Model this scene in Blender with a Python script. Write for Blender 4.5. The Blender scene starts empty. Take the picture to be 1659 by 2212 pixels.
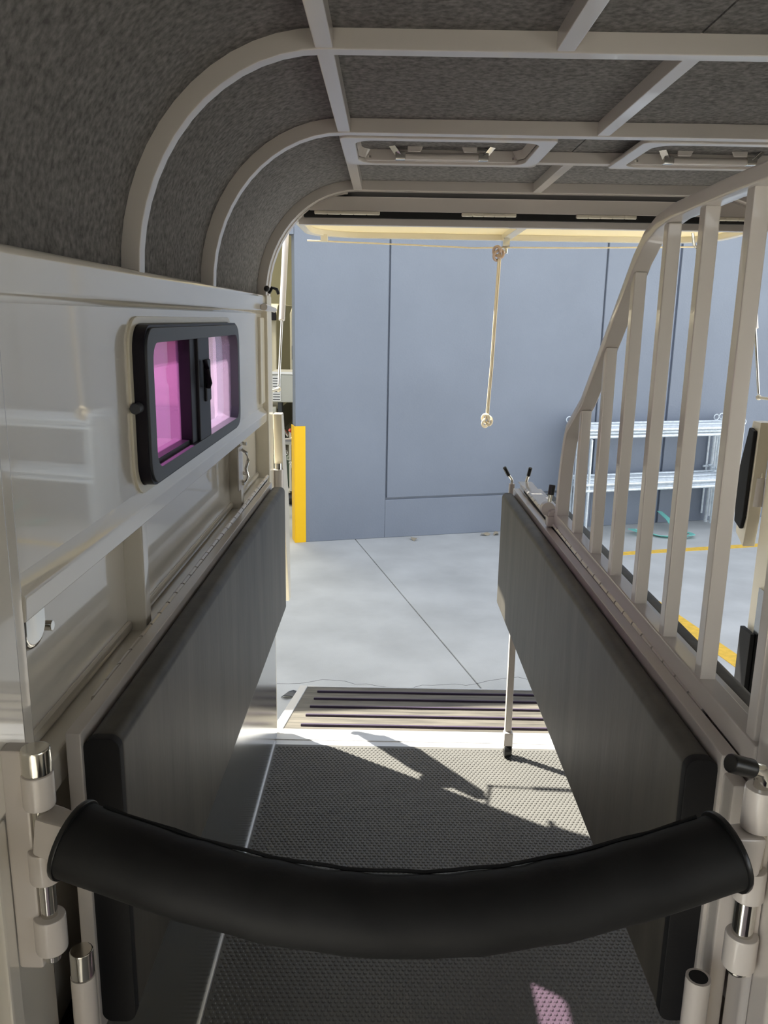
import bpy, bmesh, math, random
from mathutils import Vector, Matrix
random.seed(4)
C = bpy.context.scene.collection
SC = bpy.context.scene
# ------------------------------------------------------------------ camera
FPX = 1780.0; CX, CY = 829.5, 1106.0
def _n(v): v = Vector(v); v.normalize(); return v
_Y = _n(((840-CX)/FPX, (690-CY)/FPX, 1)); _D = Vector(((700-CX)/FPX, (8720-CY)/FPX, 1)); _D = _n(_D - _D.dot(_Y)*_Y)
_Z = -_D; _X = _Y.cross(_Z)
# world axes in camera coords (x right, y down, z forward) -> blender camera matrix
R = Matrix(((_X[0], _X[1], _X[2]), (_Y[0], _Y[1], _Y[2]), (_Z[0], _Z[1], _Z[2])))   # rows: world x,y,z in cam coords
right = Vector((R[0][0], R[1][0], R[2][0])); down = Vector((R[0][1], R[1][1], R[2][1])); fwd = Vector((R[0][2], R[1][2], R[2][2]))
camd = bpy.data.cameras.new('camera'); cam = bpy.data.objects.new('camera', camd); C.objects.link(cam)
M = Matrix.Identity(4)
for i in range(3):
    M[i][0] = right[i]; M[i][1] = -down[i]; M[i][2] = -fwd[i]
M[2][3] = 1.7
cam.matrix_world = M
camd.sensor_fit = 'VERTICAL'; camd.sensor_height = 24.0; camd.lens = FPX/2212*24.0
camd.clip_start = 0.02; camd.clip_end = 300
SC.camera = cam
# ------------------------------------------------------------------ sky, sun, exposure
w = bpy.data.worlds.new('world'); SC.world = w; w.use_nodes = True
nt = w.node_tree; bg = nt.nodes['Background']
sky = nt.nodes.new('ShaderNodeTexSky'); sky.sky_type = 'NISHITA'; sky.sun_disc = False
sky.sun_elevation = math.radians(53.2); sky.sun_rotation = math.radians(-53.3); sky.ozone_density = 1.3
hs = nt.nodes.new('ShaderNodeHueSaturation'); hs.inputs['Saturation'].default_value = .28
nt.links.new(sky.outputs[0], hs.inputs['Color']); nt.links.new(hs.outputs[0], bg.inputs[0]); bg.inputs[1].default_value = 0.46
sd = bpy.data.lights.new('sun', 'SUN'); sun = bpy.data.objects.new('sun', sd); C.objects.link(sun)
sd.energy = 20.0; sd.angle = math.radians(0.53); sd.color = (1, .95, .84)
SUND = _n((.6, -.40, -1.0)); sun.rotation_euler = SUND.to_track_quat('-Z', 'Y').to_euler()
for i, (lx, ly) in enumerate(((-2.5, 11.5), (-6, 13))):
    ld = bpy.data.lights.new('warehouse_fill', 'AREA'); lo = bpy.data.objects.new('warehouse_fill', ld); C.objects.link(lo)  # unseen fill lights, added to brighten the warehouse interior
    ld.shape = 'RECTANGLE'; ld.size = 2.5; ld.size_y = .5; ld.energy = 240; ld.color = (1, .93, .74); lo.location = (lx, ly, 4.6)
SC.view_settings.view_transform = 'Standard'; SC.view_settings.look = 'None'
SC.view_settings.gamma = 1; SC.view_settings.exposure = 0.0; SC.view_settings.use_curve_mapping = False

# ------------------------------------------------------------------ materials
def mat(name, col, rough=.5, metal=0, coat=0, bump=None, var=None, spec=.5, stretch=None, trans=0):
    m = bpy.data.materials.new(name); m.use_nodes = True
    t = m.node_tree; b = t.nodes['Principled BSDF']
    b.inputs['Base Color'].default_value = (*col, 1); b.inputs['Roughness'].default_value = rough
    b.inputs['Metallic'].default_value = metal; b.inputs['Coat Weight'].default_value = coat
    b.inputs['Coat Roughness'].default_value = .04; b.inputs['Specular IOR Level'].default_value = spec
    tc = t.nodes.new('ShaderNodeTexCoord'); src = tc.outputs['Object']
    if stretch:
        mp = t.nodes.new('ShaderNodeMapping'); mp.inputs['Scale'].default_value = stretch
        t.links.new(src, mp.inputs[0]); src = mp.outputs[0]
    if var:      # (scale, amount, detail)
        n = t.nodes.new('ShaderNodeTexNoise'); n.inputs['Scale'].default_value = var[0]; n.inputs['Detail'].default_value = var[2] if len(var) > 2 else 4
        r = t.nodes.new('ShaderNodeValToRGB'); a = var[1]
        r.color_ramp.elements[0].position = .3; r.color_ramp.elements[1].position = .7
        r.color_ramp.elements[0].color = (*[c*(1-a) for c in col], 1); r.color_ramp.elements[1].color = (*[min(1, c*(1+a)) for c in col], 1)
        t.links.new(src, n.inputs[0]); t.links.new(n.outputs[0], r.inputs[0]); t.links.new(r.outputs[0], b.inputs['Base Color'])
    if bump:     # (scale, strength, distance)
        n = t.nodes.new('ShaderNodeTexNoise'); n.inputs['Scale'].default_value = bump[0]; n.inputs['Detail'].default_value = 5
        bp = t.nodes.new('ShaderNodeBump'); bp.inputs['Strength'].default_value = bump[1]; bp.inputs['Distance'].default_value = bump[2]
        t.links.new(src, n.inputs[0]); t.links.new(n.outputs[0], bp.inputs['Height']); t.links.new(bp.outputs[0], b.inputs['Normal'])
    return m
PAINT = mat('white_paint', (.64, .59, .545), .28, coat=.6, bump=(35, .04, .002))
PANELP = mat('gloss_wall_paint', (.80, .75, .655), .22, coat=1.0, bump=(9, .03, .003))
CREAM = mat('cream_paint', (.78, .72, .58), .35, coat=.4)
FELT = mat('grey_felt', (.19, .182, .175), .95, bump=(300, .5, .0015), var=(85, .38, 9), spec=.1)
VINYL = mat('black_vinyl', (.075, .068, .055), .46, bump=(26, .25, .004), var=(14, .32, 8), spec=.42, stretch=(1, 1, .16))
FOAM = mat('black_foam', (.012, .012, .013), .62, bump=(300, .2, .001), spec=.3)
BARV = mat('soft_black_sleeve', (.015, .0148, .0145), .6, bump=(70, .25, .002), var=(9, .3), spec=.22)
RUBBER = mat('rubber_mat', (.125, .123, .115), .36, bump=(400, .15, .0005), spec=.45)
BLACKP = mat('black_plastic', (.012, .010, .016), .4, spec=.2)
FRAMEP = mat('charcoal_frame', (.055, .06, .07), .45)
CHROME = mat('chrome', (.78, .76, .70), .12, 1.0)
STEEL = mat('brushed_steel', (.5, .5, .49), .17, 1.0, bump=(90, .07, .002), stretch=(1, 6, .25))
ALU = mat('aluminium', (.80, .80, .80), .34, .6)
GALV = mat('galvanised_tube', (.78, .84, .88), .3, .35, var=(30, .12))
DARK = mat('dark_gap', (.01, .01, .01), .8)
BLUEW = mat('blue_grey_render', (.225, .252, .30), .85, bump=(55, .25, .006), var=(1.3, .05, 8), spec=.25)
YEL = mat('yellow_paint', (.95, .55, .0), .5)
LINE = mat('yellow_line_paint', (.80, .50, .06), .7, var=(25, .12))
CONC = mat('concrete', (.50, .51, .50), .85, bump=(120, .3, .002), var=(2.2, .12, 10), spec=.3)
ROPE = mat('white_rope', (.80, .70, .52), .7, bump=(600, .6, .001))
KNOT = mat('rope_knot', (.50, .38, .32), .75, bump=(500, .6, .001))
SEAL = mat('blue_joint_sealant', (.06, .075, .11), .8)
GRIP = mat('ramp_board', (.085, .077, .062), .65, var=(9, .5, 8), bump=(80, .3, .002), stretch=(.5, 3, 3))
GRIPBAR = mat('ramp_cleat_rubber', (.035, .022, .05), .6)
TEAL = mat('teal_webbing', (.22, .62, .55), .7)
LEAF = mat('dry_leaf', (.42, .36, .26), .8)
BEIGE = mat('beige_wall', (.42, .40, .28), .8, var=(2, .05))
CAR = mat('trailer_shell', (.66, .62, .50), .35, coat=.4)
RED = mat('red_grip', (.7, .05, .03), .4)
GREENB = mat('green_crate', (.05, .08, .05), .6)
MIRRORP = mat('checker_plate', (.5, .5, .46), .35, .6, bump=(90, .4, .003))
CAP = mat('black_cap', (.01, .01, .01), .3)
def glass(name, col, gloss, gcol=(1, 1, 1), haze=.14):
    m = bpy.data.materials.new(name); m.use_nodes = True; t = m.node_tree; t.nodes.remove(t.nodes['Principled BSDF'])
    tr = t.nodes.new('ShaderNodeBsdfTransparent'); tr.inputs[0].default_value = (*col, 1)
    gl = t.nodes.new('ShaderNodeBsdfGlossy'); gl.inputs['Roughness'].default_value = .03; gl.inputs[0].default_value = (*gcol, 1)
    mx = t.nodes.new('ShaderNodeMixShader'); fr = t.nodes.new('ShaderNodeLayerWeight'); fr.inputs[0].default_value = .5
    pw = t.nodes.new('ShaderNodeMath'); pw.operation = 'POWER'; pw.inputs[1].default_value = 4; t.links.new(fr.outputs['Facing'], pw.inputs[0])
    ma = t.nodes.new('ShaderNodeMath'); ma.operation = 'MULTIPLY_ADD'; ma.inputs[1].default_value = gloss; ma.inputs[2].default_value = .04; t.links.new(pw.outputs[0], ma.inputs[0])
    t.links.new(ma.outputs[0], mx.inputs[0]); t.links.new(tr.outputs[0], mx.inputs[1]); t.links.new(gl.outputs[0], mx.inputs[2])
    tl = t.nodes.new('ShaderNodeBsdfTranslucent'); tl.inputs[0].default_value = (*[min(1, c*1.15) for c in col], 1)
    m2 = t.nodes.new('ShaderNodeMixShader'); m2.inputs[0].default_value = haze
    t.links.new(mx.outputs[0], m2.inputs[1]); t.links.new(tl.outputs[0], m2.inputs[2])
    t.links.new(m2.outputs[0], t.nodes['Material Output'].inputs[0]); return m
CANOPY = mat('translucent_door_skin', (.80, .73, .55), .4)
_t = CANOPY.node_tree; _b = _t.nodes['Principled BSDF']; _tl = _t.nodes.new('ShaderNodeBsdfTranslucent'); _tl.inputs[0].default_value = (.85, .78, .56, 1)
_mx = _t.nodes.new('ShaderNodeMixShader'); _mx.inputs[0].default_value = .24
_t.links.new(_b.outputs[0], _mx.inputs[1]); _t.links.new(_tl.outputs[0], _mx.inputs[2]); _t.links.new(_mx.outputs[0], _t.nodes['Material Output'].inputs[0])
GLASSP = glass('purple_tinted_glass', (.72, .40, .69), .6, haze=.09)
GLASSL = glass('pale_purple_glass', (.84, .69, .86), .6, haze=.09)

# ------------------------------------------------------------------ helpers
def BM(): return bmesh.new()
def bx(bm, x0, x1, y0, y1, z0, z1):
    v = [bm.verts.new((x, y, z)) for x in (x0, x1) for y in (y0, y1) for z in (z0, z1)]
    for f in ((0,1,3,2), (4,6,7,5), (0,4,5,1), (2,3,7,6), (0,2,6,4), (1,5,7,3)): bm.faces.new([v[i] for i in f])
    return v
def prism(bm, pts, axis, a, b):
    """polygon pts (2D) extruded between a and b along axis ('x': pts=(y,z); 'y': pts=(x,z); 'z': pts=(x,y))"""
    def P(p, t): return {'x': (t, p[0], p[1]), 'y': (p[0], t, p[1]), 'z': (p[0], p[1], t)}[axis]
    A = [bm.verts.new(P(p, a)) for p in pts]; B = [bm.verts.new(P(p, b)) for p in pts]; n = len(pts)
    bm.faces.new(A); bm.faces.new(B[::-1])
    for i in range(n): bm.faces.new((A[i], B[i], B[(i+1) % n], A[(i+1) % n]))
def frame_prism(bm, outer, inner, axis, a, b):
    """ring between two loops with the same number of points"""
    def P(p, t): return {'x': (t, p[0], p[1]), 'y': (p[0], t, p[1]), 'z': (p[0], p[1], t)}[axis]
    L = [[bm.verts.new(P(p, t)) for p in loop] for loop, t in ((outer, a), (outer, b), (inner, b), (inner, a))]
    n = len(outer)
    for k in range(4):
        for i in range(n): bm.faces.new((L[k][i], L[k][(i+1) % n], L[(k+1) % 4][(i+1) % n], L[(k+1) % 4][i]))
def rrect(a0, a1, b0, b1, r, n=6):
    o = []
    for cx, cy, s in ((a1-r, b1-r, 0), (a0+r, b1-r, 90), (a0+r, b0+r, 180), (a1-r, b0+r, 270)):
        for i in range(n+1):
            t = math.radians(s+90*i/n); o.append((cx+r*math.cos(t), cy+r*math.sin(t)))
    return o
def sweep(bm, pts, w_, h_=None, seg=8, up=(0, 0, 1), closed=False, rect=False):
    pts = [Vector(p) for p in pts]; n = len(pts); rings = []; up = Vector(up)
    for i, p in enumerate(pts):
        if closed: d = pts[(i+1) % n]-pts[i-1]
        else: d = pts[min(i+1, n-1)]-pts[max(i-1, 0)]
        d.normalize(); s = d.cross(up)
        if s.length < 1e-4: s = d.cross(Vector((1, 0, 0)))
        s.normalize(); u = s.cross(d); u.normalize()
        sc = 1.0
        if rect and 0 < i < n-1:
            a = (pts[i]-pts[i-1]).normalized(); c = a.dot(d); sc = 1/max(c, .5)
        ww = w_[i] if isinstance(w_, (list, tuple)) else w_
        hh = (h_[i] if isinstance(h_, (list, tuple)) else h_) if h_ is not None else ww
        if rect: ring = [p+s*a*ww/2+u*b*hh/2*sc for a, b in ((-1,-1), (1,-1), (1,1), (-1,1))]
        else: ring = [p+s*math.cos(2*math.pi*k/seg)*ww+u*math.sin(2*math.pi*k/seg)*hh for k in range(seg)]
        rings.append([bm.verts.new(q) for q in ring])
    m = len(rings[0])
    for i in range(n if closed else n-1):
        A, B = rings[i], rings[(i+1) % n]
        for k in range(m): bm.faces.new((A[k], A[(k+1) % m], B[(k+1) % m], B[k]))
    if not closed: bm.faces.new(rings[0][::-1]); bm.faces.new(rings[-1])
def cyl(bm, p0, p1, r, seg=20, r2=None):
    p0 = Vector(p0); p1 = Vector(p1); d = p1-p0
    sweep(bm, [p0, p1], [r, r if r2 is None else r2], seg=seg, up=(0, 0, 1) if abs(d.normalized().z) < .9 else (0, 1, 0))
def ball(bm, c, r, sz=1.0):
    bmesh.ops.create_uvsphere(bm, u_segments=14, v_segments=8, radius=r, matrix=Matrix.Translation(c) @ Matrix.Diagonal((1, 1, sz, 1)))
def obj(name, bm, m, parent=None, bev=0, seg=2, smooth=None):
    bmesh.ops.recalc_face_normals(bm, faces=bm.faces)
    if bev:
        es = [e for e in bm.edges if len(e.link_faces) == 2 and e.calc_face_angle(0) > .5]
        bmesh.ops.bevel(bm, geom=es, offset=bev, segments=seg, affect='EDGES', profile=.5, clamp_overlap=True)
    me = bpy.data.meshes.new(name); bm.to_mesh(me); bm.free(); me.materials.append(m)
    o = bpy.data.objects.new(name, me); C.objects.link(o)
    if smooth is not False:
        for p in me.polygons: p.use_smooth = True
        try: me.set_sharp_from_angle(angle=math.radians(38))
        except Exception: pass
        if bev:
            wn_ = o.modifiers.new('weighted', 'WEIGHTED_NORMAL'); wn_.keep_sharp = True; wn_.weight = 80
    if parent: o.parent = parent; o.matrix_parent_inverse = parent.matrix_world.inverted() if False else Matrix.Translation(-Vector(parent.location)) 
    return o
def thing(name, label, cat, loc=(0, 0, 0), group=None):
    o = bpy.data.objects.new(name, None); C.objects.link(o); o.location = loc
    o['label'] = label; o['category'] = cat
    if group: o['group'] = group
    return o
def tag(o, label, cat, group=None):
    o['label'] = label; o['category'] = cat
    if group: o['group'] = group
    return o
def struct(name, bm, m, label=None, **k):
    o = obj(name, bm, m, None, **k); o['kind'] = 'structure'
    if label: o['label'] = label
    return o
def plabel(o, l): o['label'] = l; return o
def box(x0, x1, y0, y1, z0, z1):
    b = BM(); bx(b, x0, x1, y0, y1, z0, z1); return b

# ------------------------------------------------------------------ dimensions (metres)
GZ = -.40
XL, XR = -.46, 1.51          # wall faces
XM = .525                    # trailer middle
Y0, YR = -.9, 3.17           # front, rear
# ------------------------------------------------------------------ ground
b = box(-40, 40, -40, 60, GZ-.3, GZ-.03)
ground = struct('ground', b, CONC, 'pale concrete yard around the trailer')
gd = Vector((.254, -.967)); gw = Vector((.967, .254)); go = Vector((-.2, 7.45))
for i in range(-2, 2):
    for j in range(-2, 2):
        b = BM(); g = .004
        a0, a1 = i*6.0+g, (i+1)*6.0-g; c0, c1 = j*7.0+g+3.5, (j+1)*7.0-g+3.5
        P = [go+gw*a+gd*c for a, c in ((a0, c0), (a1, c0), (a1, c1), (a0, c1))]
        prism(b, [(p.x, p.y) for p in P], 'z', GZ-.03, GZ)
        obj('concrete_slab', b, CONC, ground, bev=.003, seg=1, smooth=False)
def wall_pt(u, off=0): return Vector((-.85, 7.63)) + Vector((.9631, .2690))*u + Vector((-.2690, .9631))*off
# hairline crack
b = BM(); pts = []
for k in range(30):
    t = k/29; pts.append((-.75+t*1.9, 4.46+.14*t+.05*math.sin(t*9)+.03*random.uniform(-1, 1), GZ))
sweep(b, pts, .0022, .0012, rect=True)
o = obj('hairline_crack', b, DARK, ground)
# painted lines
b = BM(); bx(b, 2.03, 6.5, -.05, .05, GZ, GZ+.003)
o = obj('painted_line', b, LINE); o.rotation_euler.z = math.radians(14.8)
o.location = (0.0, 0, 0); o.matrix_world = Matrix.Translation((0.1, 6.86, 0)) @ Matrix.Rotation(math.radians(15.2), 4, 'Z')
tag(o, 'yellow painted line on the concrete parallel to the blue wall', 'painted line')
b = BM(); prism(b, [(2.00, 6.2), (2.12, 6.2), (2.50, 4.0), (2.36, 4.0)], 'z', GZ, GZ+.003)
tag(obj('painted_line', b, LINE), 'yellow painted line on the concrete running toward the trailer', 'painted line')

# ------------------------------------------------------------------ blue building
bld = thing('warehouse', 'blue-grey rendered concrete warehouse with recessed wall panels behind the trailer', 'building', (-.85, 7.63, GZ))
def wall_obj(name, u0, u1, z0, z1, o0, o1, m, bev=0, parent=bld):
    P = [wall_pt(u0, o0), wall_pt(u1, o0), wall_pt(u1, o1), wall_pt(u0, o1)]
    b = BM(); prism(b, [(p.x, p.y) for p in P], 'z', z0, z1); return obj(name, b, m, parent, bev=bev, smooth=False)
# tilt-up panels with recessed fields: border pieces + field, groove between
def tilt_panel(u0, u1, fu0, fu1, fz0, fz1, ztop):
    g = .018
    root = wall_obj('wall_panel', u0, u1, GZ, ztop, .03, .15, BLUEW)
    def piece(name, a, b_, z0, z1, off=0.0): wall_obj(name, a, b_, z0, z1, off, .035, BLUEW, parent=root, bev=.006)
    piece('panel_border', u0, fu0-g, GZ, ztop); piece('panel_border', fu1+g, u1, GZ, ztop)
    piece('panel_border', fu0-g, fu1+g, GZ, fz0-g); piece('panel_border', fu0-g, fu1+g, fz1+g, ztop)
    piece('panel_field', fu0, fu1, fz0, fz1, .006)
    return root
tilt_panel(0, 3.92, .895, 3.10, 0.0, 4.6, 7.05)
tilt_panel(3.945, 8.6, 4.70, 7.7, .01, 4.6, 7.05)
wall_obj('joint_sealant', 3.92, 3.945, GZ, 7.05, .012, .10, SEAL)
wall_obj('lintel', -8, -.002, 2.42, 7.05, 0, .15, BLUEW)
wall_obj('wall_panel', -12, -6.5, GZ, 2.41, 0, .15, BLUEW)
wall_obj('roof', -12, 8.6, 5.2, 5.3, .15, 9, BEIGE)
wall_obj('rear_wall', -12, 8.6, GZ, 5.2, 9, 9.15, BEIGE)
wall_obj('side_wall', -12.1, -12, GZ, 5.2, .15, 9, BEIGE)
wall_obj('side_wall', 8.6, 8.7, GZ, 5.2, .15, 9, BEIGE)
guard = thing('corner_guard', 'bright yellow steel corner guard on the left edge of the blue wall', 'corner guard', (-.85, 7.63, GZ))
wall_obj('guard_plate', -.006, .092, GZ, .72, -.008, -.0005, YEL, parent=guard, bev=.002)
plate = wall_obj('guard_plate', -.014, -.006, GZ, .72, -.008, .16, YEL, parent=guard, bev=.002)

# inside the warehouse: parked trailers and hitch seen through the gap
fl = thing('parked_trailer', 'cream parked trailer with black-sealed window standing inside the warehouse', 'trailer', (-2.4, 13, GZ))
b = BM(); prism(b, rrect(12.2, 15.5, .35, 1.9, .35), 'x', -3.9, -1.62); obj('shell', b, CAR, fl, bev=.03)
b = BM(); prism(b, rrect(-1.86, -1.70, 1.10, 1.56, .06), 'y', 12.185, 12.21); obj('window_pane', b, BLACKP, fl, bev=.004)
obj('roof_band', box(-2.2, -1.62, 12.15, 12.21, 1.66, 1.78), BLACKP, fl, bev=.01)
obj('body_skirt', box(-2.2, -1.63, 12.12, 12.2, .1, .42), MIRRORP, fl, bev=.01)
obj('chassis_beam', box(-3.8, -1.7, 12.3, 15.3, -.1, .33), BLACKP, fl, bev=.02)
for yy in (13.2, 14.2):
    b = BM(); cyl(b, (-1.72, yy, -.1), (-1.9, yy, -.1), .30, 24); obj('wheel', b, CAP, fl, bev=.02)
cv = thing('caravan', 'white domed-roof caravan front with vent and dark window inside the warehouse', 'caravan', (-1.2, 11.6, GZ))
b = BM(); prism(b, [(-1.36, .55), (-.3, .55), (-.3, 2.1), (-.9, 2.14), (-1.14, 2.08), (-1.30, 1.93), (-1.36, 1.75)], 'y', 11.6, 12.0); obj('shell', b, CAR, cv, bev=.03)
b = BM(); prism(b, rrect(-1.33, -.95, 1.10, 1.36, .05), 'y', 11.57, 11.6); obj('window_pane', b, BLACKP, cv, bev=.004)
b = BM(); prism(b, rrect(-1.32, -1.16, 1.66, 1.82, .02), 'y', 11.585, 11.6); obj('vent_plate', b, CAR, cv, bev=.004)
for k in range(4): obj('vent_slat', box(-1.31, -1.17, 11.578, 11.587, 1.68+.033*k, 1.69+.033*k), FRAMEP, cv)
obj('wheel_frame', box(-1.34, -.5, 11.6, 11.9, GZ, .55), FRAMEP, cv, bev=.01)
tb = thing('tool_box', 'shiny chequer plate toolbox on the drawbar inside the warehouse', 'toolbox', (-1.3, 10.9, .3))
obj('box_body', box(-1.50, -.9, 10.8, 11.25, .62, .98), MIRRORP, tb, bev=.012)
obj('box_lid', box(-1.51, -.89, 10.78, 11.26, .98, 1.02), ALU, tb, bev=.008)
obj('louvre_panel', box(-1.495, -1.39, 10.785, 10.8, .64, .96), ALU, tb)
for k in range(9): obj('louvre_slat', box(-1.49, -1.40, 10.776, 10.787, .655+.034*k, .665+.034*k), FRAMEP, tb)
for k in range(2): obj('box_support', box(-1.45+.4*k, -1.40+.4*k, 10.95, 11.1, GZ, .62), FRAMEP, tb)
hp = thing('trailer_coupling', 'grey trailer coupling with red lever and safety chain beside the blue wall edge', 'coupling', (-1.1, 9.2, GZ))
b = BM(); sweep(b, [(-.6, 9.5, .30), (-.95, 9.25, .34), (-1.17, 9.1, .36)], [.06, .055, .045], [.05, .045, .035]); obj('drawbar', b, ALU, hp, bev=.004)
b = BM(); ball(b, (-1.20, 9.08, .37), .055); obj('coupling_head', b, CAP, hp)
b = BM(); cyl(b, (-1.10, 9.12, .42), (-1.16, 9.08, .52), .014); obj('lever', b, CHROME, hp)
b = BM(); cyl(b, (-.98, 9.2, .39), (-1.08, 9.1, .49), .018); obj('red_lever', b, RED, hp)
for k in range(9):
    t = k/8; c = Vector((-1.14+.18*t, 9.08, .30-.26*math.sin(t*math.pi*.62)-.0*t)); b = BM()
    ring = [c+Vector(((.012*math.cos(a)), (.012*math.cos(a) if k % 2 else 0), .024*math.sin(a))) for a in [2*math.pi*q/10 for q in range(10)]]
    sweep(b, ring, .004, seg=6, closed=True, up=(0, 1, .01)); obj('chain_link', b, CHROME, hp)
b = BM(); cyl(b, (-1.12, 9.3, GZ+.08), (-1.06, 9.3, GZ+.08), .08); obj('jockey_wheel', b, CAP, hp, bev=.01)
b = BM(); cyl(b, (-1.09, 9.3, GZ+.08), (-1.09, 9.3, .45), .022); obj('jockey_post', b, CHROME, hp)
cr = obj('crate', box(-1.75, -1.15, 10.3, 10.7, GZ, -.05), GREENB, bev=.02); tag(cr, 'dark green crate low on the warehouse floor behind the coupling', 'crate')

# scattered small things on the yard
st = BM(); sweep(st, [(2.62, 8.05, GZ+.03), (2.52, 8.2, GZ+.05), (2.62, 8.26, GZ+.02), (2.78, 8.06, GZ+.015), (2.95, 8.0, GZ+.02), (3.10, 8.06, GZ+.03), (3.12, 8.16, GZ+.03), (3.0, 8.2, GZ+.015), (2.98, 8.45, GZ+.10), (2.93, 8.6, GZ+.15)], .065, .006, rect=True, up=(0, .5, 1))
tag(obj('webbing_strap', st, TEAL), 'crumpled teal webbing strap on the concrete below the stacked frames', 'strap')
for k, (x, y, a, n) in enumerate(((1.0, 8.02, .3, 'dry curled leaf at the foot of the blue wall, left one beside the divider pins'), (1.12, 8.06, 1.2, 'pale dry leaf at the foot of the blue wall, nearest the divider pins'), (.28, 7.80, 2.0, 'small pale leaf against the blue wall between the pads'), (-.53, 4.32, .6, 'dark torn leaf on the concrete left of the ramp corner'))):
    b = BM(); pts = [(.05*math.cos(t)*(1+.3*math.cos(3*t)), .025*math.sin(t), .012*math.sin(2*t)+.014) for t in [2*math.pi*q/10 for q in range(10)]]
    A = [b.verts.new(p) for p in pts]; B = [b.verts.new((p[0], p[1], p[2]+.003)) for p in pts]
    b.faces.new(A); b.faces.new(B[::-1])
    for q in range(10): b.faces.new((A[q], A[(q+1) % 10], B[(q+1) % 10], B[q]))
    o = obj('dry_leaf', b, LEAF if k < 3 else FRAMEP); o.location = (x, y, GZ); o.rotation_euler.z = a; tag(o, n, 'leaf')

# stacked galvanised yard frames leaning against the wall
lab = ['frame of white tube nearest the wall in the stack', 'second tube frame from the wall in the stack', 'third tube frame from the wall in the stack', 'fourth tube frame from the wall in the stack', 'fifth tube frame from the wall in the stack', 'third tube frame from the outside of the stack', 'second tube frame from the outside of the stack', 'outermost white tube frame of the stack, nearest the trailer']
proto = None
def W3(u, off, z): p = wall_pt(u, off); return Vector((p.x, p.y, z))
for k in range(8):
    off = -.05-.066*k; du = random.uniform(-.03, .03)-.004*k; dz = random.uniform(-.012, .012)
    t = thing('tube_frame', lab[k], 'metal frame', W3(2.78, off, GZ), 'stacked metal tube frames by the wall')
    u0, u1 = 2.78+du, 4.51+du*.6
    for u in (u0, u1):
        b = BM(); cyl(b, W3(u, off+(0), GZ), W3(u, off, .72+dz), .019, 10); obj('post', b, GALV, t)
        b = BM(); c = W3(u, off, .755+dz); sweep(b, [c+Vector((.03*math.cos(a), .012*math.cos(a), .03*math.sin(a))) for a in [2*math.pi*q/14 for q in range(14)]], .0055, seg=6, closed=True, up=(0, 1, .01)); obj('hook_ring', b, GALV, t)
        b = BM(); uu = u+(.06 if u == u0 else -.06); cyl(b, W3(uu, off, -.36 if k % 2 else -.3), W3(uu, off, .60), .011, 8); obj('brace_tube', b, GALV, t)
    for z in (.70, .635 if k in (7,) else .655, .165, .105):
        if z in (.655,) and k < 6: continue
        b = BM(); cyl(b, W3(u0, off, z+dz), W3(u1, off, z+dz), .0155, 10); obj('rail', b, GALV, t)
    b = BM(); cyl(b, W3(u1-.10, off, .23+dz), W3(u1, off, .23+dz), .012, 8); obj('pin_bolt', b, GALV, t)

# ------------------------------------------------------------------ neighbouring trailer outside the left window
nb = thing('neighbour_trailer', 'pale trailer parked outside, seen through the purple window', 'trailer', (-4, 2, GZ))
b = BM(); prism(b, rrect(-1.5, 5.2, .05, 2.05, .3), 'x', -5.2, -3.0); obj('shell', b, CAR, nb, bev=.02)
obj('mesh_panel', box(-3.0, -2.98, 3.2, 4.3, 1.2, 1.8), ALU, nb)
obj('stripe', box(-3.0, -2.985, -1.2, 4.9, .5, .62), FRAMEP, nb)
for yy in (1.2, 2.2):
    b = BM(); cyl(b, (-2.98, yy, -.08), (-3.2, yy, -.08), .31, 24); obj('wheel', b, CAP, nb, bev=.02)
    b = BM(); cyl(b, (-4.98, yy, -.08), (-5.2, yy, -.08), .31, 24); obj('wheel', b, CAP, nb, bev=.02)

# ------------------------------------------------------------------ trailer floor
b = box(XL-.05, XR+.05, Y0, 3.055, -.09, 0)
floor = struct('floor', b, BLACKP, 'trailer floor')
b = BM(); bx(b, XL-.05, XR+.05, 3.055, 3.15, -.09, .004); obj('rear_sill', b, ALU, floor, bev=.004)
b = BM(); bx(b, XL-.05, XR+.05, 3.095, 3.10, .004, .007); obj('sill_lip', b, ALU, floor)
mt = thing('rubber_mat', 'black dimpled rubber mat covering the trailer floor', 'mat', (0, 0, 0))
obj('mat_base', box(-.43, 1.48, -.2, 3.05, 0.0005, .008), RUBBER, mt)
verts = []; faces = []; px = .0158; py = px*.866; ring0 = [(math.cos(math.radians(60*k+30)), math.sin(math.radians(60*k+30))) for k in range(6)]
j = 0; y = 1.1
while y < 3.042:
    x = -.420+(px/2 if j % 2 else 0)
    while x < .76:
        n0 = len(verts)
        for c, s in ring0: verts.append((x+c*.0070, y+s*.0070, .0078))
        for c, s in ring0: verts.append((x+c*.0040, y+s*.0040, .0108))
        for k in range(6): faces.append((n0+k, n0+(k+1) % 6, n0+6+(k+1) % 6, n0+6+k))
        faces.append(tuple(n0+6+k for k in range(6)))
        x += px
    y += py; j += 1
me = bpy.data.meshes.new('mat_bumps'); me.from_pydata(verts, [], faces); me.materials.append(RUBBER)
o = bpy.data.objects.new('mat_bumps', me); C.objects.link(o); o.parent = mt; o['kind'] = 'stuff'

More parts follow.
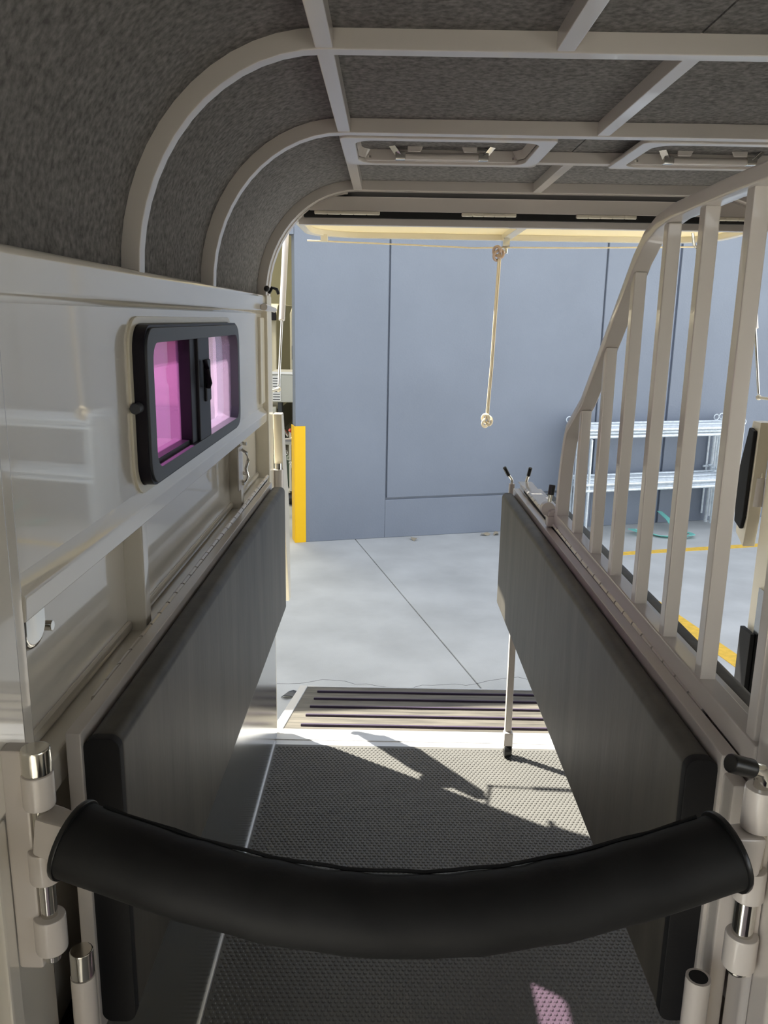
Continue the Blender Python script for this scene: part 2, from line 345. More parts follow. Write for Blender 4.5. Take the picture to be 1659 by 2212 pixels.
# ramp
rp = thing('tail_ramp', 'lowered tail ramp with brown boards, black cleats and aluminium edges', 'ramp', (XM, 3.15, 0))
ry0, ry1, rz0, rz1 = 3.17, 4.40, -.015, GZ+.03
def rz(y): return rz0+(rz1-rz0)*(y-ry0)/(ry1-ry0)
def rampbox(x0, x1, y0, y1, t0, t1):
    b = BM(); prism(b, [(y0, rz(y0)+t0), (y1, rz(y1)+t0), (y1, rz(y1)+t1), (y0, rz(y0)+t1)], 'x', x0, x1); return b
obj('ramp_board', rampbox(-.44, 1.49, ry0, ry1, -.035, 0), GRIP, rp)
obj('edge_trim', rampbox(-.475, -.43, ry0, ry1, -.04, .006), ALU, rp, bev=.003)
obj('edge_trim', rampbox(1.48, 1.525, ry0, ry1, -.04, .006), ALU, rp, bev=.003)
obj('edge_trim', rampbox(-.43, 1.48, ry1-.03, ry1+.0, -.03, .006), ALU, rp, bev=.003)
obj('edge_trim', rampbox(-.43, 1.48, ry0-.012, ry0+.10, -.035, .006), ALU, rp, bev=.003)
for k in range(5):
    yy = ry0+.17+k*.215
    obj('ramp_cleat', rampbox(-.36, 1.41, yy, yy+.022, -.002, .012), GRIPBAR, rp, bev=.003)

# ------------------------------------------------------------------ side walls
def side_wall(s, name):
    """s=+1: left wall (faces +x) ; s=-1: mirrored right wall"""
    X = (lambda x: x) if s > 0 else (lambda x: 2*XM-x)
    def B(x0, x1, y0, y1, z0, z1):
        a, c = sorted((X(x0), X(x1))); return box(a, c, y0, y1, z0, z1)
    y0 = .25
    # lower skin (whole height outside skin, with a hole for the window)
    b = BM()
    outer = [(y0, .0), (3.17, .0), (3.17, 1.42), (y0, 1.42)]
    prism(b, [(y0, 0), (3.17, 0), (3.17, 1.36), (y0, 1.36)], 'x', *sorted((X(-.515), X(-.495))))
    w = struct(name, b, PANELP, ('left' if s > 0 else 'right')+' wall of the trailer, glossy off-white painted steel', smooth=False)
    # upper skin as four pieces round the window hole
    b = BM(); a, c = sorted((X(-.480), X(-.466)))
    bx(b, a, c, y0, 1.53, 1.36, 1.774); bx(b, a, c, 2.46, 3.17, 1.36, 1.774)
    bx(b, a, c, 1.53, 2.46, 1.36, 1.40); bx(b, a, c, 1.53, 2.46, 1.67, 1.774)
    obj('upper_panel', b, PANELP, w, smooth=False)
    b = BM(); a, c = sorted((X(-.515), X(-.500)))
    bx(b, a, c, y0, 1.53, 1.36, 1.774); bx(b, a, c, 2.46, 3.17, 1.36, 1.774)
    bx(b, a, c, 1.53, 2.46, 1.36, 1.40); bx(b, a, c, 1.53, 2.46, 1.67, 1.774)
    obj('outer_skin', b, PANELP, w, smooth=False)
    b = BM()
    prof = [(X(-.500), 1.70), (X(-.466), 1.712), (X(-.452), 1.725), (X(-.452), 1.772), (X(-.458), 1.780), (X(-.500), 1.782)]
    prism(b, prof, 'y', y0, 3.17); obj('top_rail', b, PANELP, w, bev=.004)
    b = BM(); prism(b, [(X(-.500), 1.318), (X(-.452), 1.318), (X(-.450), 1.352), (X(-.462), 1.366), (X(-.470), 1.385), (X(-.500), 1.385)], 'y', .98, 3.17); obj('mid_rail', b, PANELP, w, bev=.003)
    obj('bottom_rail', B(-.500, -.450, .98, 3.17, 1.05, 1.105), PANELP, w, bev=.006)
    obj('corner_fillet', B(-.500, -.485, .98, 3.17, 1.105, 1.125), PANELP, w, bev=.007)
    obj('stud', B(-.500, -.458, 1.50, 1.535, 1.10, 1.32), PANELP, w, bev=.004)
    obj('stud', B(-.500, -.458, 2.56, 2.60, 1.10, 1.32), PANELP, w, bev=.004)
    obj('rear_post', B(-.515, -.443, 3.09, 3.20, -.05, 1.78), CREAM, w, bev=.008)
    obj('post_flange', B(-.480, -.455, 3.0, 3.09, 1.39, 1.70), CREAM, w, bev=.006)
    obj('lower_filler', B(-.495, -.440, 1.0, 3.1, 0, .62), FOAM, w)
    return w
wl = side_wall(1, 'wall_left'); wr = side_wall(-1, 'wall_right')
kick = obj('kick_plate', box(-.440, -.4345, .55, 3.12, .009, .69), STEEL, wl, bev=.001)
plabel(kick, 'brushed metal kick plate below the padded board')
obj('kick_plate_angle', box(-.4345, -.4305, .55, 3.05, .009, .022), ALU, wl)
obj('rubber_seal', box(1.465, 1.484, 3.10, 3.20, .009, .50), FOAM, wr, bev=.003)
obj('kick_plate', box(1.4845, 1.49, .55, 3.12, .009, .69), STEEL, wr, bev=.001)
# front wall and door heads
b = BM(); bx(b, XL-.05, XR+.05, Y0-.04, Y0, 0, 2.1)
bx(b, XR, XR+.04, Y0, .25, 0, 1.0)  # unseen half-height infill of the right door opening, added to cut front light
struct('wall_front', b, PANELP, 'front wall of the trailer behind the photographer')
for s, w in ((1, wl), (-1, wr)):
    X = (lambda x: x) if s > 0 else (lambda x: 2*XM-x)
    a, c = sorted((X(-.515), X(-.455))); obj('door_head', box(a, c, Y0, .25, 1.72, 1.80), PANELP, w, bev=.004)
# front hinge post on the left wall
obj('front_post', box(-.50, -.453, .78, .983, 0, 1.72), PANELP, wl, bev=.008, seg=3)
obj('front_panel', box(-.453, -.430, .28, .912, 1.133, 1.70), PANELP, wl, bev=.010, seg=3)
obj('recessed_panel', box(-.49, -.470, .28, .78, 0, 1.72), PANELP, wl)
obj('front_upright', box(-.470, -.435, .66, .70, 0, 1.13), PANELP, wl, bev=.006)
obj('hinge_upright', box(-.453, -.432, .815, .845, 0, 1.133), PANELP, wl, bev=.005)

# ------------------------------------------------------------------ roof: shell, felt, ribs
def prof(off, n=14, x0=None):
    P = []
    a, c = .335+off, .375+off
    for i in range(n+1):
        t = math.pi-math.pi/2*i/n; P.append((-.12+a*math.cos(t), 1.775+c*math.sin(t)))
    for i in range(n+1):
        t = math.pi/2-math.pi/2*i/n; P.append((1.17+a*math.cos(t), 1.775+c*math.sin(t)))
    return P
def shell(o0, o1, y0, y1, i0=0, i1=None, m=14):
    A = prof(o0, m); Bp = prof(o1, m); i1 = len(A)-1 if i1 is None else i1
    b = BM()
    rows = []
    for y in (y0, y1):
        rows.append([[b.verts.new((p[0], y, p[1])) for p in (A[i], Bp[i])] for i in range(i0, i1+1)])
    for i in range(len(rows[0])-1):
        a0, a1 = rows[0][i], rows[0][i+1]; b0, b1 = rows[1][i], rows[1][i+1]
        b.faces.new((a0[0], b0[0], b1[0], a1[0])); b.faces.new((a0[1], a1[1], b1[1], b0[1]))
        b.faces.new((a0[0], a1[0], a1[1], a0[1])); b.faces.new((b0[0], b0[1], b1[1], b1[0]))
    for e in (0, -1):
        b.faces.new((rows[0][e][0], rows[0][e][1], rows[1][e][1], rows[1][e][0]))
    return b
ceil_ = struct('ceiling', shell(.055, .065, Y0, YR+.02), PAINT, 'curved trailer roof lined in grey felt')
RY = [.35, 1.575, 2.225, 3.165]       # rib positions
def felt(y0, y1):
    g = .004
    obj('felt_panel', shell(.034, .052, y0+g, y1-g, 0, 14), FELT, ceil_)
    obj('felt_panel', shell(.034, .052, y0+g, y1-g, 15, 29), FELT, ceil_)
    for a, c in ((-.118, XM-.002), (XM+.002, 1.168)):
        obj('felt_panel', box(a, c, y0+g, y1-g, 2.184, 2.202), FELT, ceil_, smooth=False)
felt(Y0, RY[0]); felt(RY[0], RY[1]); felt(RY[1], RY[2]); felt(RY[2], RY[3])
n_ = 1
def trim(bm, label, bev=.003):
    global n_
    o = struct('trim_%d' % n_, bm, PAINT, label, bev=bev, seg=2); n_ += 1; return o
for y, l in zip(RY, ('arched roof rib over the front of the stall', 'nearest visible arched roof rib', 'middle arched roof rib in front of the roof vents', 'rear arched roof rib at the tailgate')):
    wd = .017 if y < 3 else .022
    trim(shell(0, .036, y-wd, y+wd), l)
def rail(x, y0, y1, l): trim(box(x-.016, x+.016, y0, y1, 2.152, 2.186), l)
rail(-.12, Y0, YR-.02, 'long roof rail along the left side of the ceiling')
rail(.295, Y0, RY[1]-.017, 'roof rail in the front bay of the ceiling')
for i in (1, 2): rail(XM, RY[i]+.017 if i == 1 else 2.62, RY[i+1]-.017, ('roof rail between the two nearest ribs', 'short roof rail between the roof vents')[i-1])
rail(1.17, Y0, YR-.02, 'long roof rail along the right side of the ceiling')
trim(box(-.10, 1.15, 2.585, 2.62, 2.153, 2.186), 'cross rail joining the two roof vents')
# rear header
b = BM(); bx(b, -.30, 1.35, 3.19, 3.215, 2.085, 2.135)
trim(b, 'header beam above the rear opening')
trim(shell(-.004, .05, 3.187, 3.23, 0, 13), 'left rear arch frame of the opening')
trim(shell(-.004, .05, 3.187, 3.23, 16, 29), 'right rear arch frame of the opening')
trim(box(-.32, 1.37, 3.20, 3.215, 2.062, 2.09), 'dark strip added under the header to block light through the hinge slots')  # added strip, keeps sky light out so the hinge slots look dark
bpy.data.objects['trim_%d' % (n_-1)].data.materials[0] = DARK
trim(box(-.20, 1.25, 3.205, 3.215, 2.135, 2.19), 'dark strip painted as the shaded gap above the header beam')  # solid near-black strip, its colour stands for the shade in the slot
bpy.data.objects['trim_%d' % (n_-1)].data.materials[0] = DARK

# ------------------------------------------------------------------ roof vents
def vent(x0, x1, label):
    y0, y1, z = 2.25, 2.625, 2.146
    t = thing('roof_vent', label, 'roof vent', ((x0+x1)/2, 2.43, z), 'pop-up roof vents in the ceiling')
    b = BM(); O = rrect(x0, x1, y0, y1, .02); I = rrect(x0+.04, x1-.04, y0+.03, y1-.028, .05)
    frame_prism(b, O, I, 'z', z, z+.014); obj('vent_flange', b, PAINT, t, bev=.004)
    b = BM(); I2 = rrect(x0+.05, x1-.05, y0+.055, y1-.05, .05); I3 = rrect(x0+.04, x1-.04, y0+.03, y1-.028, .05); I4 = rrect(x0+.075, x1-.075, y0+.06, y1-.05, .05)
    # sloping throat
    n = len(I3); A = [b.verts.new((p[0], p[1], z+.014)) for p in I3]; Bq = [b.verts.new((p[0], p[1], z+.115)) for p in I4]; D_ = [b.verts.new((p[0]*1.0, p[1], z+.118)) for p in I3]
    for i in range(n):
        b.faces.new((A[i], A[(i+1) % n], Bq[(i+1) % n], Bq[i])); b.faces.new((Bq[i], Bq[(i+1) % n], D_[(i+1) % n], D_[i]))
    obj('vent_throat', b, PAINT, t)
    obj('vent_lid', box(x0+.03, x1-.03, y0+.03, y1-.03, z+.118, z+.13), PAINT, t, bev=.004)
    xm = (x0+x1)/2
    # handle plate with a notch, hanging bar
    b = BM(); prism(b, [(xm-.10, z+.11), (xm+.10, z+.11), (xm+.10, z+.024), (xm+.062, z+.024), (xm+.048, z+.052), (xm-.048, z+.052), (xm-.062, z+.024), (xm-.10, z+.024)], 'y', y1-.088, y1-.080)
    obj('handle_plate', b, PAINT, t, bev=.003)
    b = BM(); cyl(b, (xm-.11, y1-.065, z+.014), (xm+.11, y1-.065, z+.014), .0095, 12); obj('handle_bar', b, PAINT, t)
    for s in (-1, 1):
        b = BM(); bx(b, *sorted((xm+s*.105, xm+s*.135)), y1-.078, y1-.054, z+.004, z+.026); obj('hinge_bracket', b, CHROME, t, bev=.003)
        b = BM(); sweep(b, [(xm+s*.125, y1-.068, z+.018), (xm+s*.185, y1-.13, z+.085)], .024, .004, rect=True); obj('scissor_arm', b, FRAMEP if False else STEEL, t, bev=.001)
        b = BM(); cyl(b, (x0+.07 if s < 0 else x1-.07, y1-.06, z+.010), (x0+.07 if s < 0 else x1-.07, y1-.06, z+.016), .006, 10); obj('screw', b, CHROME, t)
vent(-.135, .425, 'white roof vent with grey scissor arms in the left part of the ceiling')
vent(.640, 1.20, 'white roof vent partly behind the divider bars in the right part of the ceiling')

# ------------------------------------------------------------------ window in the left wall
wn = bpy.data.objects.new('window_1', None); C.objects.link(wn); wn['kind'] = 'structure'; wn.location = (-.45, 1.97, 1.53)
wn['label'] = 'sliding purple-tinted window in a charcoal frame in the left wall'
b = BM(); frame_prism(b, rrect(1.515, 2.455, 1.388, 1.678, .045), rrect(1.555, 2.43, 1.414, 1.650, .035), 'x', -.436, -.500); obj('window_frame', b, FRAMEP, wn, bev=.002)
b = BM(); frame_prism(b, rrect(1.510, 2.460, 1.383, 1.683, .048), rrect(1.517, 2.453, 1.390, 1.676, .045), 'x', -.441, -.468); obj('frame_seal', b, BLACKP, wn)
b = BM(); frame_prism(b, rrect(1.49, 2.48, 1.368, 1.698, .06), rrect(1.509, 2.461, 1.382, 1.684, .048), 'x', -.461, -.470); obj('sealant_bead', b, CREAM, wn, bev=.002)
obj('glass_pane', box(-.474, -.471, 1.556, 1.90, 1.415, 1.649), GLASSP, wn, smooth=False)
obj('glass_pane', box(-.462, -.459, 1.95, 2.429, 1.415, 1.649), GLASSL, wn, smooth=False)
obj('mullion', box(-.478, -.445, 1.88, 1.93, 1.413, 1.651), BLACKP, wn, bev=.003)
ml = obj('sliding_stile', box(-.462, -.438, 1.93, 2.05, 1.405, 1.655), BLACKP, wn, bev=.004)
obj('track', box(-.490, -.452, 1.556, 1.90, 1.414, 1.424), BLACKP, wn)
lt = obj('latch', box(-.440, -.432, 1.985, 2.035, 1.50, 1.60), BLACKP, wn, bev=.004)
b = BM(); sweep(b, [(-.430, 1.965, 1.60), (-.426, 1.962, 1.58), (-.424, 1.975, 1.545), (-.428, 1.98, 1.535)], .007, .005); obj('latch_lever', b, BLACKP, wn)
b = BM(); cyl(b, (-.455, 1.513, 1.535), (-.455, 1.485, 1.535), .010, 14); obj('frame_knob', b, FRAMEP, wn, bev=.002)

# ------------------------------------------------------------------ padded boards
def pad_board(xface, xb0, xb1, y0, y1, z0, z1, name_parent, pad_mat=VINYL, bz=None, k=.011):
    def obj(*a, **q):          # boards hang very slightly low at the tail end
        o = globals()['obj'](*a, **q)
        for v in o.data.vertices: v.co.z += k*(2-v.co.y)
        return o
    s = 1 if xb0 > xface else -1
    a, c = sorted((xface, xb0)); b = BM(); bx(b, a, c+0, y0, y1, z0, z1)
    pad = obj('pad', b, pad_mat, name_parent, bev=.017, seg=4)
    a, c = sorted((xb0, xb1)); obj('backing_board', box(a, c, y0-.012, y1+.012, z0-.02, bz or z1+.012), PAINT, name_parent, bev=.003)
    for yy in (y0-.0035,):
        b = BM(); a, c = sorted((xface, xb0)); prism(b, rrect(a-.0008, c+.0005, z0-.0008, z1+.0008, .017), 'y', yy-.002, y0+.012); obj('end_cover', b, FOAM, name_parent, bev=.002)
def knuckle_hinge(parent, x, z, y0, y1, step=.062, r=.0065):
    b = BM(); bx(b, x-.004, x+.004, y0, y1, z-.012, z-.003); obj('hinge_leaf', b, DARK, parent)
    k = 0; y = y0; me = None
    while y < y1-.01:
        if me is None:
            b = BM(); cyl(b, (0, 0, 0), (0, step-.006, 0), r, 8); o = obj('hinge_knuckle', b, PAINT, parent); me = o.data
        else:
            o = bpy.data.objects.new('hinge_knuckle', me); C.objects.link(o); o.parent = parent; o.matrix_parent_inverse = Matrix.Translation(-Vector(parent.location))
        o.location = (x, y, z); y += step
pl = thing('padded_board', 'black vinyl padded board hinged to the left wall of the stall', 'padded board', (-.41, 2, .67))
pad_board(-.365, -.415, -.437, 1.045, 2.93, .645, 1.115, pl)
knuckle_hinge(pl, -.4435, 1.122, 1.17, 3.0)
b = BM(); bx(b, -.427, -.405, .985, 1.03, .62, .66); 
b.free()
b = BM(); cyl(b, (-.400, .945, .45), (-.400, .945, .826), .0165, 20); obj('socket_tube', b, PAINT, pl)
b = BM(); cyl(b, (-.400, .945, .826), (-.400, .945, .866), .0155, 20); obj('socket_pin', b, CHROME, pl, bev=.002)
# ------------------------------------------------------------------ centre divider
dv = thing('stall_divider', 'white steel stall divider with black pads and upright bars', 'divider', (.51, 2, 0))
pad_board(.420, .463, .487, 1.03, 2.93, .68, 1.108, dv)
pad_board(.610, .565, .545, 1.03, 2.93, .68, 1.108, dv)
knuckle_hinge(dv, .4925, 1.124, 1.16, 2.86)
obj('main_beam', box(.499, .535, .99, 3.02, 1.06, 1.118), PAINT, dv, bev=.006)
obj('lower_beam', box(.497, .533, .99, 3.0, .66, .70), PAINT, dv, bev=.005)
obj('beam_cap', box(.490, .540, 2.40, 3.0, 1.118, 1.124), PAINT, dv, bev=.002)
obj('gate_base', box(.490, .522, .985, 2.34, 1.126, 1.163), PAINT, dv, bev=.004)
obj('gate_base_lip', box(.522, .548, .985, 2.30, 1.118, 1.135), PAINT, dv, bev=.003)
# curved top rail of the gate
xg = .506
def curve_top():
    P = [(xg, 2.305, 1.16), (xg, 2.30, 1.23), (xg, 2.285, 1.31), (xg, 2.262, 1.38), (xg, 2.235, 1.42), (xg, 2.09, 1.505), (xg, 1.905, 1.665), (xg, 1.725, 1.825), (xg, 1.665, 1.862), (xg, 1.60, 1.882), (xg, 1.52, 1.892), (xg, 1.3, 1.897), (xg, .95, 1.90)]
    return P
b = BM(); sweep(b, curve_top(), .026, .036, rect=True, up=(1, 0, 0)); obj('top_rail', b, PAINT, dv, bev=.004)
ys = [2.105, 1.912, 1.738, 1.556, 1.382, 1.205, 1.012]
def topz(y):
    P = curve_top()
    for p, q in zip(P, P[1:]):
        if q[1] <= y <= p[1]: return p[2]+(q[2]-p[2])*(p[1]-y)/(p[1]-q[1]+1e-9)
    return 1.89
for y in ys:
    obj('gate_bar', box(xg-.0125, xg+.0125, y-.013, y+.013, 1.15, topz(y)-.012), PAINT, dv, bev=.003)
obj('front_bar', box(xg+.020, xg+.055, .985, 1.02, .05, 1.87), PAINT, dv, bev=.005)
# rear drop pins, leg, wheel
for x, dx in ((.468, -.018), (.522, .004)):
    b = BM(); cyl(b, (x, 3.01, 1.035), (x, 3.01, 1.113), .011, 16); obj('pin_barrel', b, PAINT, dv)
    pn = BM(); sweep(pn, [(x, 3.01, 1.05), (x, 3.01, 1.125), (x+dx*.3, 3.005, 1.135), (x+dx, 2.995, 1.150)], .0052, seg=10, up=(1, .1, 0)); o = obj('drop_pin', pn, CHROME, dv)
    b = BM(); cyl(b, (x+dx*.85, 2.997, 1.146), (x+dx*1.9, 2.985, 1.178), .0072, 14); obj('pin_grip', b, CAP, o, bev=.002)
lg = BM(); sweep(lg, [(.499, 3.0, 1.07), (.502, 3.0, .10)], .026, .026, rect=True, up=(0, 1, 0)); obj('leg', lg, PAINT, dv, bev=.004)
b = BM(); bx(b, .484, .522, 2.975, 3.012, .045, .115); obj('castor_bracket', b, PAINT, dv, bev=.008)
b = BM(); cyl(b, (.487, 2.985, .0365), (.517, 2.985, .0365), .025, 24); wh = obj('castor_wheel', b, CAP, dv, bev=.004)
b = BM(); cyl(b, (.483, 2.985, .040), (.521, 2.985, .040), .006, 10); obj('axle', b, CHROME, wh)
# latch with black grip on top of beam
b = BM(); bx(b, .470, .500, 2.33, 2.36, 1.118, 1.150); obj('gate_catch', b, PAINT, dv, bev=.006)
b = BM(); cyl(b, (.478, 2.36, 1.165), (.478, 2.385, 1.165), .021, 18); obj('catch_disc', b, PAINT, dv, bev=.002)
b = BM(); cyl(b, (.492, 2.34, 1.150), (.492, 2.36, 1.150), .017, 18); obj('catch_disc', b, PAINT, dv, bev=.002)
b = BM(); cyl(b, (.480, 2.37, 1.17), (.486, 2.375, 1.215), .006, 12); o = obj('catch_lever', b, CHROME, dv)
b = BM(); cyl(b, (.485, 2.374, 1.205), (.489, 2.378, 1.235), .0095, 14); obj('lever_grip', b, CAP, o, bev=.002)
# front posts of the divider
b = BM(); bx(b, .468, .492, .985, 1.025, .40, 1.105); obj('front_stile', b, PAINT, dv, bev=.005)
b = BM(); cyl(b, (.432, .94, .45), (.432, .94, .845), .0165, 20); obj('socket_tube', b, PAINT, dv)
b = BM(); cyl(b, (.432, .94, .8452), (.432, .94, .8456), .0125, 20); obj('socket_bore_shade', b, DARK, dv)  # flat dark disc paints the shade inside the open tube end
obj('divider_post', box(.490, .535, .93, .985, .012, 1.30), PAINT, dv, bev=.010, seg=3)
obj('divider_post', box(.455, .50, .80, .86, .012, 1.22), PAINT, dv, bev=.014, seg=3)
obj('post_rear_plate', box(.50, .515, .80, .93, .30, 1.04), PAINT, dv)

# ------------------------------------------------------------------ chest bar and its hinges
def barrel(parent, name, p0, p1, r, m, bev=.003):
    b = BM(); cyl(b, p0, p1, r, 24); return obj(name, b, m, parent, bev=bev)
cb = thing('chest_bar', 'thick black padded chest bar across the front of the stall', 'chest bar', (0, .8, 1.08))
pts = []; N = 26
for i in range(N+1):
    t = i/N; x = -.352+.75*t; s = math.sin(math.pi*t)
    pts.append((x, .835-.05*s, 1.112-.053*s))
b = BM(); sweep(b, pts, [.047+.0012*math.sin(i*1.7) for i in range(N+1)], [.039+.0012*math.cos(i*2.3) for i in range(N+1)], seg=28); obj('sleeve', b, BARV, cb)
for e, q in ((0, 1), (-1, -2)):
    P, Q = Vector(pts[e]), Vector(pts[q]); d = (P-Q).normalized()
    b = BM(); sweep(b, [P-d*.004, P+d*.003], [.049, .048], [.045, .044], seg=28); obj('end_trim', b, CAP, cb, bev=.002)
    tip = Vector((-.392, .845, P.z+.006)) if e == 0 else Vector((.434, .845, P.z-.004))
    b = BM(); sweep(b, [P, P+(tip-P)*.6, tip], [.030, .036, .036], .050, rect=True); obj('bar_end', b, PAINT, cb, bev=.005)
# seam roll along the top back of the sleeve
b = BM(); sweep(b, [(p[0], p[1]+.030, p[2]+.0335+.0012*math.sin(i*2.1)) for i, p in enumerate(pts)][1:-1], .0022, seg=6); obj('seam', b, BARV, cb)
def post_hinge(x, y, z, s, name, label):
    t = thing(name, label, 'hinge', (x, y, z))
    return t
hl = post_hinge(-.392, .84, 1.0, 1, 'bar_hinge', 'white barrel hinge with chrome pin at the left end of the chest bar')
x, y = -.392, .845
barrel(hl, 'pin_cap', (x, y, 1.190), (x, y, 1.222), .0165, CHROME)
barrel(hl, 'upper_barrel', (x, y, 1.148), (x, y, 1.191), .018, PAINT)
barrel(hl, 'lower_barrel', (x, y, 1.051), (x, y, 1.093), .018, PAINT)
barrel(hl, 'hinge_pin', (x, y, .94), (x, y, 1.20), .0095, CHROME)
barrel(hl, 'bottom_barrel', (x, y, .955), (x, y, 1.003), .0185, PAINT)
obj('mounting_plate', box(-.432, -.402, .84, .862, .93, 1.22), PAINT, hl, bev=.004)
hr = post_hinge(.43, .845, 1.0, -1, 'bar_hinge', 'white barrel hinge with chrome pin at the right end of the chest bar')
x, y = .434, .845
barrel(hr, 'upper_barrel', (x, y, 1.136), (x, y, 1.189), .018, PAINT)
barrel(hr, 'lower_barrel', (x, y, 1.043), (x, y, 1.085), .018, PAINT)
barrel(hr, 'hinge_pin', (x, y, .94), (x, y, 1.14), .0120, CHROME)
barrel(hr, 'bottom_barrel', (x, y, .949), (x, y, .995), .0190, PAINT)
obj('mounting_plate', box(.440, .454, .845, .87, .93, 1.189), PAINT, hr, bev=.004)
b = BM(); sweep(b, [(x, y, 1.180), (x, y, 1.200), (x-.006, y-.002, 1.210), (x-.018, y-.004, 1.214)], .0095, seg=14, up=(0, 1, 0)); pn = obj('lift_pin', b, CHROME, hr)
b = BM(); cyl(b, (x-.014, y-.003, 1.213), (x-.045, y-.010, 1.224), .011, 18); obj('pin_grip', b, CAP, pn, bev=.003)

# ------------------------------------------------------------------ rear breeching panels at the post
def breech(s, label):
    X = (lambda x: x) if s > 0 else (lambda x: 2*XM-x)
    t = thing('breeching_panel', label, 'padded panel', (X(-.44), 3.25, .45), 'padded panels hinged at the rear posts')
    if s > 0: q = [(3.205, 1.335), (3.26, 1.335), (3.41, .95), (3.45, .50), (3.40, .50), (3.245, .95)]
    else: q = [(3.19, 1.335), (3.26, 1.335), (3.32, 1.1), (3.30, .87), (3.22, .83), (3.205, .95)]
    xi = -.410 if s > 0 else -.395
    b = BM(); prism(b, q, 'x', *sorted((X(-.445), X(xi)))); obj('panel_board', b, CREAM, t, bev=.004)
    if s < 0:
        b = BM(); prism(b, [(3.205, 1.30), (3.25, 1.31), (3.31, 1.1), (3.29, .92), (3.23, .90), (3.215, .95)], 'x', *sorted((X(-.395), X(-.378)))); obj('panel_pad', b, FOAM, t, bev=.005)
    b = BM(); cyl(b, (X(-.428), 3.212, 1.0), (X(-.428), 3.212, 1.115), .022, 18); obj('hinge_barrel', b, PAINT, t)
    b = BM(); cyl(b, (X(-.428), 3.212, 1.115), (X(-.428), 3.212, 1.14), .0145, 18); obj('hinge_pin', b, CHROME, t)
breech(1, 'narrow cream sunlit hinged panel at the left rear post beside the yellow guard')
breech(-1, 'cream hinged panel with black pad at the right rear post')

# ------------------------------------------------------------------ canopy (raised upper tail door)
cn = thing('canopy_door', 'raised cream upper tail door hinged under the header, rope along its edge', 'door', (XM, 3.22, 2.07))
cz = 2.072
def canopy_outline(i):   # x,y plan with rounded outer corners
    x0, x1, y0, y1 = -.36+i, 1.41-i, 3.235+i, 3.84-i
    P = [(x0, y0), (x1, y0)]
    for k in range(8):
        t = math.radians(90*k/7); P.append((x1-.22+.22*math.cos(t) if True else 0, y1-.22+.22*math.sin(t)))
    for k in range(8):
        t = math.radians(90+90*k/7); P.append((x0+.22+.22*math.cos(t), y1-.22+.22*math.sin(t)))
    return P
b = BM(); prism(b, canopy_outline(0), 'z', cz, cz+.004); obj('door_skin', b, CANOPY, cn)
b = BM(); frame_prism(b, canopy_outline(0), canopy_outline(.03), 'z', cz-.025, cz); obj('door_frame', b, CREAM, cn, bev=.003)
obj('centre_rib', box(.49, .53, 3.26, 3.81, cz-.022, cz), CREAM, cn, bev=.003)
obj('front_flange', box(-.34, 1.39, 3.217, 3.245, cz-.034, cz+.004), PAINT, cn, bev=.003)
for k, (a, c) in enumerate(((-.28, -.04), (.26, .46), (.68, .90), (1.14, 1.36))):
    hg = obj('hinge', box(a, c, 3.185, 3.199, cz+.001, cz+.012), CREAM, cn, bev=.002)
    for q in range(5):
        L = (c-a)/5; b = BM(); cyl(b, (a+L*q+.002, 3.188, cz+.005), (a+L*(q+1)-.002, 3.188, cz+.005), .006, 8); obj('hinge_knuckle', b, CREAM, hg)
b = BM(); bx(b, .488, .518, 3.74, 3.80, cz-.055, cz-.022); cyl(b, (.505, 3.76, cz-.06), (.505, 3.76, cz-.085), .008, 10); obj('door_catch', b, CHROME, cn, bev=.002)
for x in (-.30, 1.35):
    b = BM(); bx(b, x, x+.03, 3.72, 3.76, cz-.05, cz-.02); obj('cord_bracket', b, CREAM, cn, bev=.002)
b = BM(); sweep(b, [(-.36, 3.74, cz-.045), (-.2, 3.745, cz-.049), (.1, 3.75, cz-.056), (.36, 3.76, cz-.063), (.5, 3.77, cz-.058), (.8, 3.77, cz-.055), (1.35, 3.74, cz-.045)], .0035, seg=8); obj('edge_cord', b, ROPE, cn)
b = BM(); sweep(b, [(1.15, 3.3, 2.04), (1.16, 3.3, 1.995), (1.18, 3.3, 1.975), (1.205, 3.3, 1.978), (1.215, 3.3, 1.99)], .006, seg=8); hk = obj('hook', b, CHROME, cn)
# pull rope with knots
rpz = thing('pull_rope', 'pale pull rope with a knot at each end hanging from the raised door', 'rope', (.47, 3.72, 2.0))
P = [(.470, 3.72, 1.985), (.468, 3.72, 1.90), (.462, 3.72, 1.70), (.457, 3.72, 1.5), (.449, 3.72, 1.33), (.447, 3.72, 1.275)]
b = BM(); sweep(b, P, .0042, seg=10, up=(0, 1, 0)); obj('rope_strand', b, ROPE, rpz)
b = BM(); sweep(b, [(p[0]+.0075, p[1]+.002, p[2]) for p in P], .0042, seg=10, up=(0, 1, 0)); obj('rope_strand', b, ROPE, rpz)
def knot(c, r, m, n=3):
    b = BM(); c = Vector(c); q = []
    for i in range(60):
        t = 2*math.pi*i/60
        q.append(c+Vector(((2+math.cos(3*t))*math.cos(2*t)*r*.33, math.sin(3*t)*r*.5, (2+math.cos(3*t))*math.sin(2*t)*r*.42)))
    sweep(b, q, .0062, seg=8, closed=True, up=(.1, 1, .05)); return b
obj('knot', knot((.466, 3.72, 1.985), .024, KNOT), KNOT, rpz)
obj('knot', knot((.449, 3.72, 1.262), .024, ROPE), ROPE, rpz)

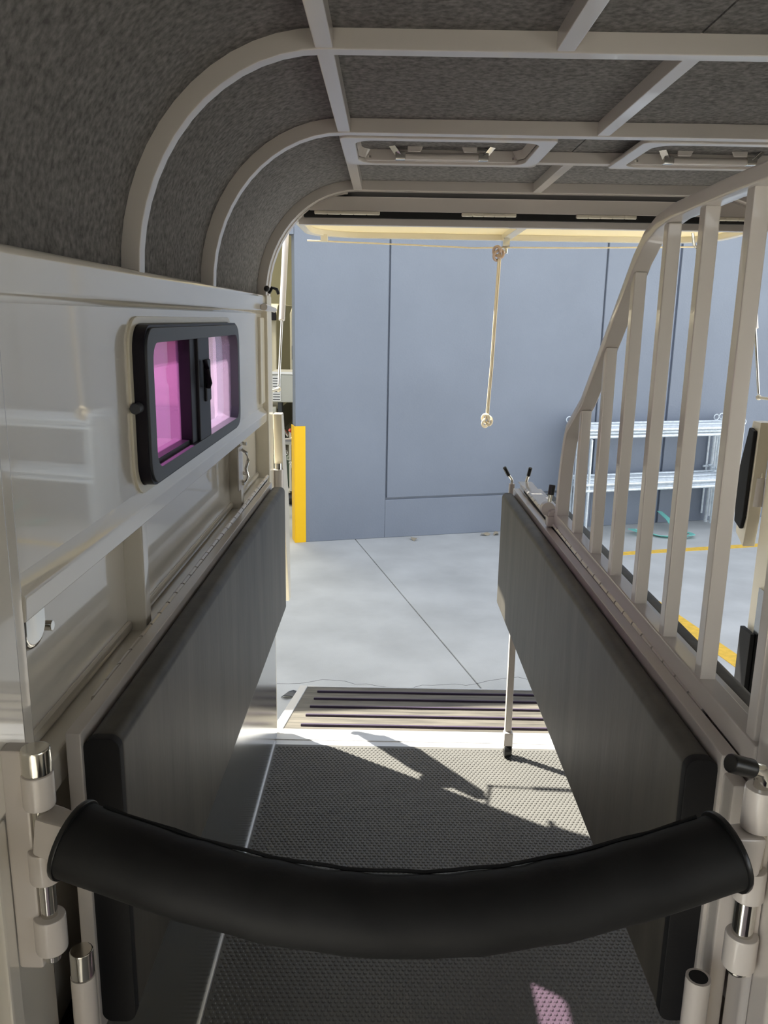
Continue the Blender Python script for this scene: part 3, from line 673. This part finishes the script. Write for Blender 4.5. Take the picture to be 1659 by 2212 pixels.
# gas struts
def strut(s, label):
    X = (lambda x: x) if s > 0 else (lambda x: 2*XM-x)
    t = thing('gas_strut', label, 'gas strut', (X(-.432), 3.3, 1.4), 'gas struts of the raised tail door')
    p0 = Vector((X(-.438), 3.33, 1.42)); p1 = Vector((X(-.428), 3.56, 2.06)); d = p1-p0
    b = BM(); cyl(b, p0+d*.02, p0+d*.5, .0055, 14); obj('strut_rod', b, CHROME, t)
    b = BM(); cyl(b, p0+d*.42, p1, .0125, 18); obj('strut_cylinder', b, PAINT, t, bev=.002)
    b = BM(); ball(b, p0, .011); obj('ball_joint', b, CREAM, t)
    b = BM(); cyl(b, p0, p0+Vector((-.03*s, -.14, 0)), .006, 10); obj('ball_stud', b, CREAM, t)
strut(1, 'white gas strut holding up the tail door at the left rear post')
strut(-1, 'white gas strut holding up the tail door at the right rear post')

# ------------------------------------------------------------------ small fittings on the left wall
tr = thing('tie_plate', 'polished oval recessed tie plate with two bolts below the front of the left rail', 'tie plate', (-.45, 1.06, 1.26))
b = BM(); prism(b, [(p[0], p[1]) for p in rrect(.995, 1.072, 1.262, 1.366, .034)], 'x', -.492, -.463); obj('plate', b, CHROME, tr, bev=.010)
for z_, y_ in ((1.346, 1.068), (1.275, 1.085)):
    b = BM(); cyl(b, (-.493, y_, z_), (-.463, y_, z_), .0075, 14); obj('bolt', b, CHROME, tr, bev=.001)
tr = thing('tie_hook', 'small chrome tie hook bolted to the rear stud of the left wall', 'tie hook', (-.455, 2.5, 1.25))
b = BM(); bx(b, -.457, -.452, 2.49, 2.56, 1.175, 1.31); obj('backplate', b, PAINT, tr, bev=.002)
b = BM(); sweep(b, [(-.45, 2.53, 1.30), (-.435, 2.53, 1.29), (-.43, 2.53, 1.265), (-.438, 2.53, 1.24), (-.432, 2.53, 1.215), (-.44, 2.53, 1.20), (-.451, 2.53, 1.20)], .005, seg=8); obj('hook', b, CHROME, tr)
for z_, y_ in ((1.31, 2.585), (1.215, 2.585), (1.19, 2.54)):
    b = BM(); cyl(b, (-.456, y_, z_), (-.444, y_, z_), .006, 12); obj('bolt', b, CHROME, tr)
tb2 = thing('top_latch', 'white barrel latch on the top rail at the left rear corner', 'latch', (-.44, 3.1, 1.73))
barrel(tb2, 'latch_barrel', (-.440, 2.98, 1.735), (-.440, 3.10, 1.732), .013, PAINT)
barrel(tb2, 'latch_tip', (-.440, 3.10, 1.732), (-.438, 3.24, 1.728), .010, PAINT)
bc = BM(); sweep(bc, [(-.437, 3.09, 1.785), (-.425, 3.09, 1.805), (-.41, 3.10, 1.80), (-.405, 3.11, 1.785)], .006, seg=8); ball(bc, (-.44, 3.06, 1.80), .011)
tag(obj('door_catch', bc, CAP), 'small black rubber door catch at the top of the left rear corner', 'catch')
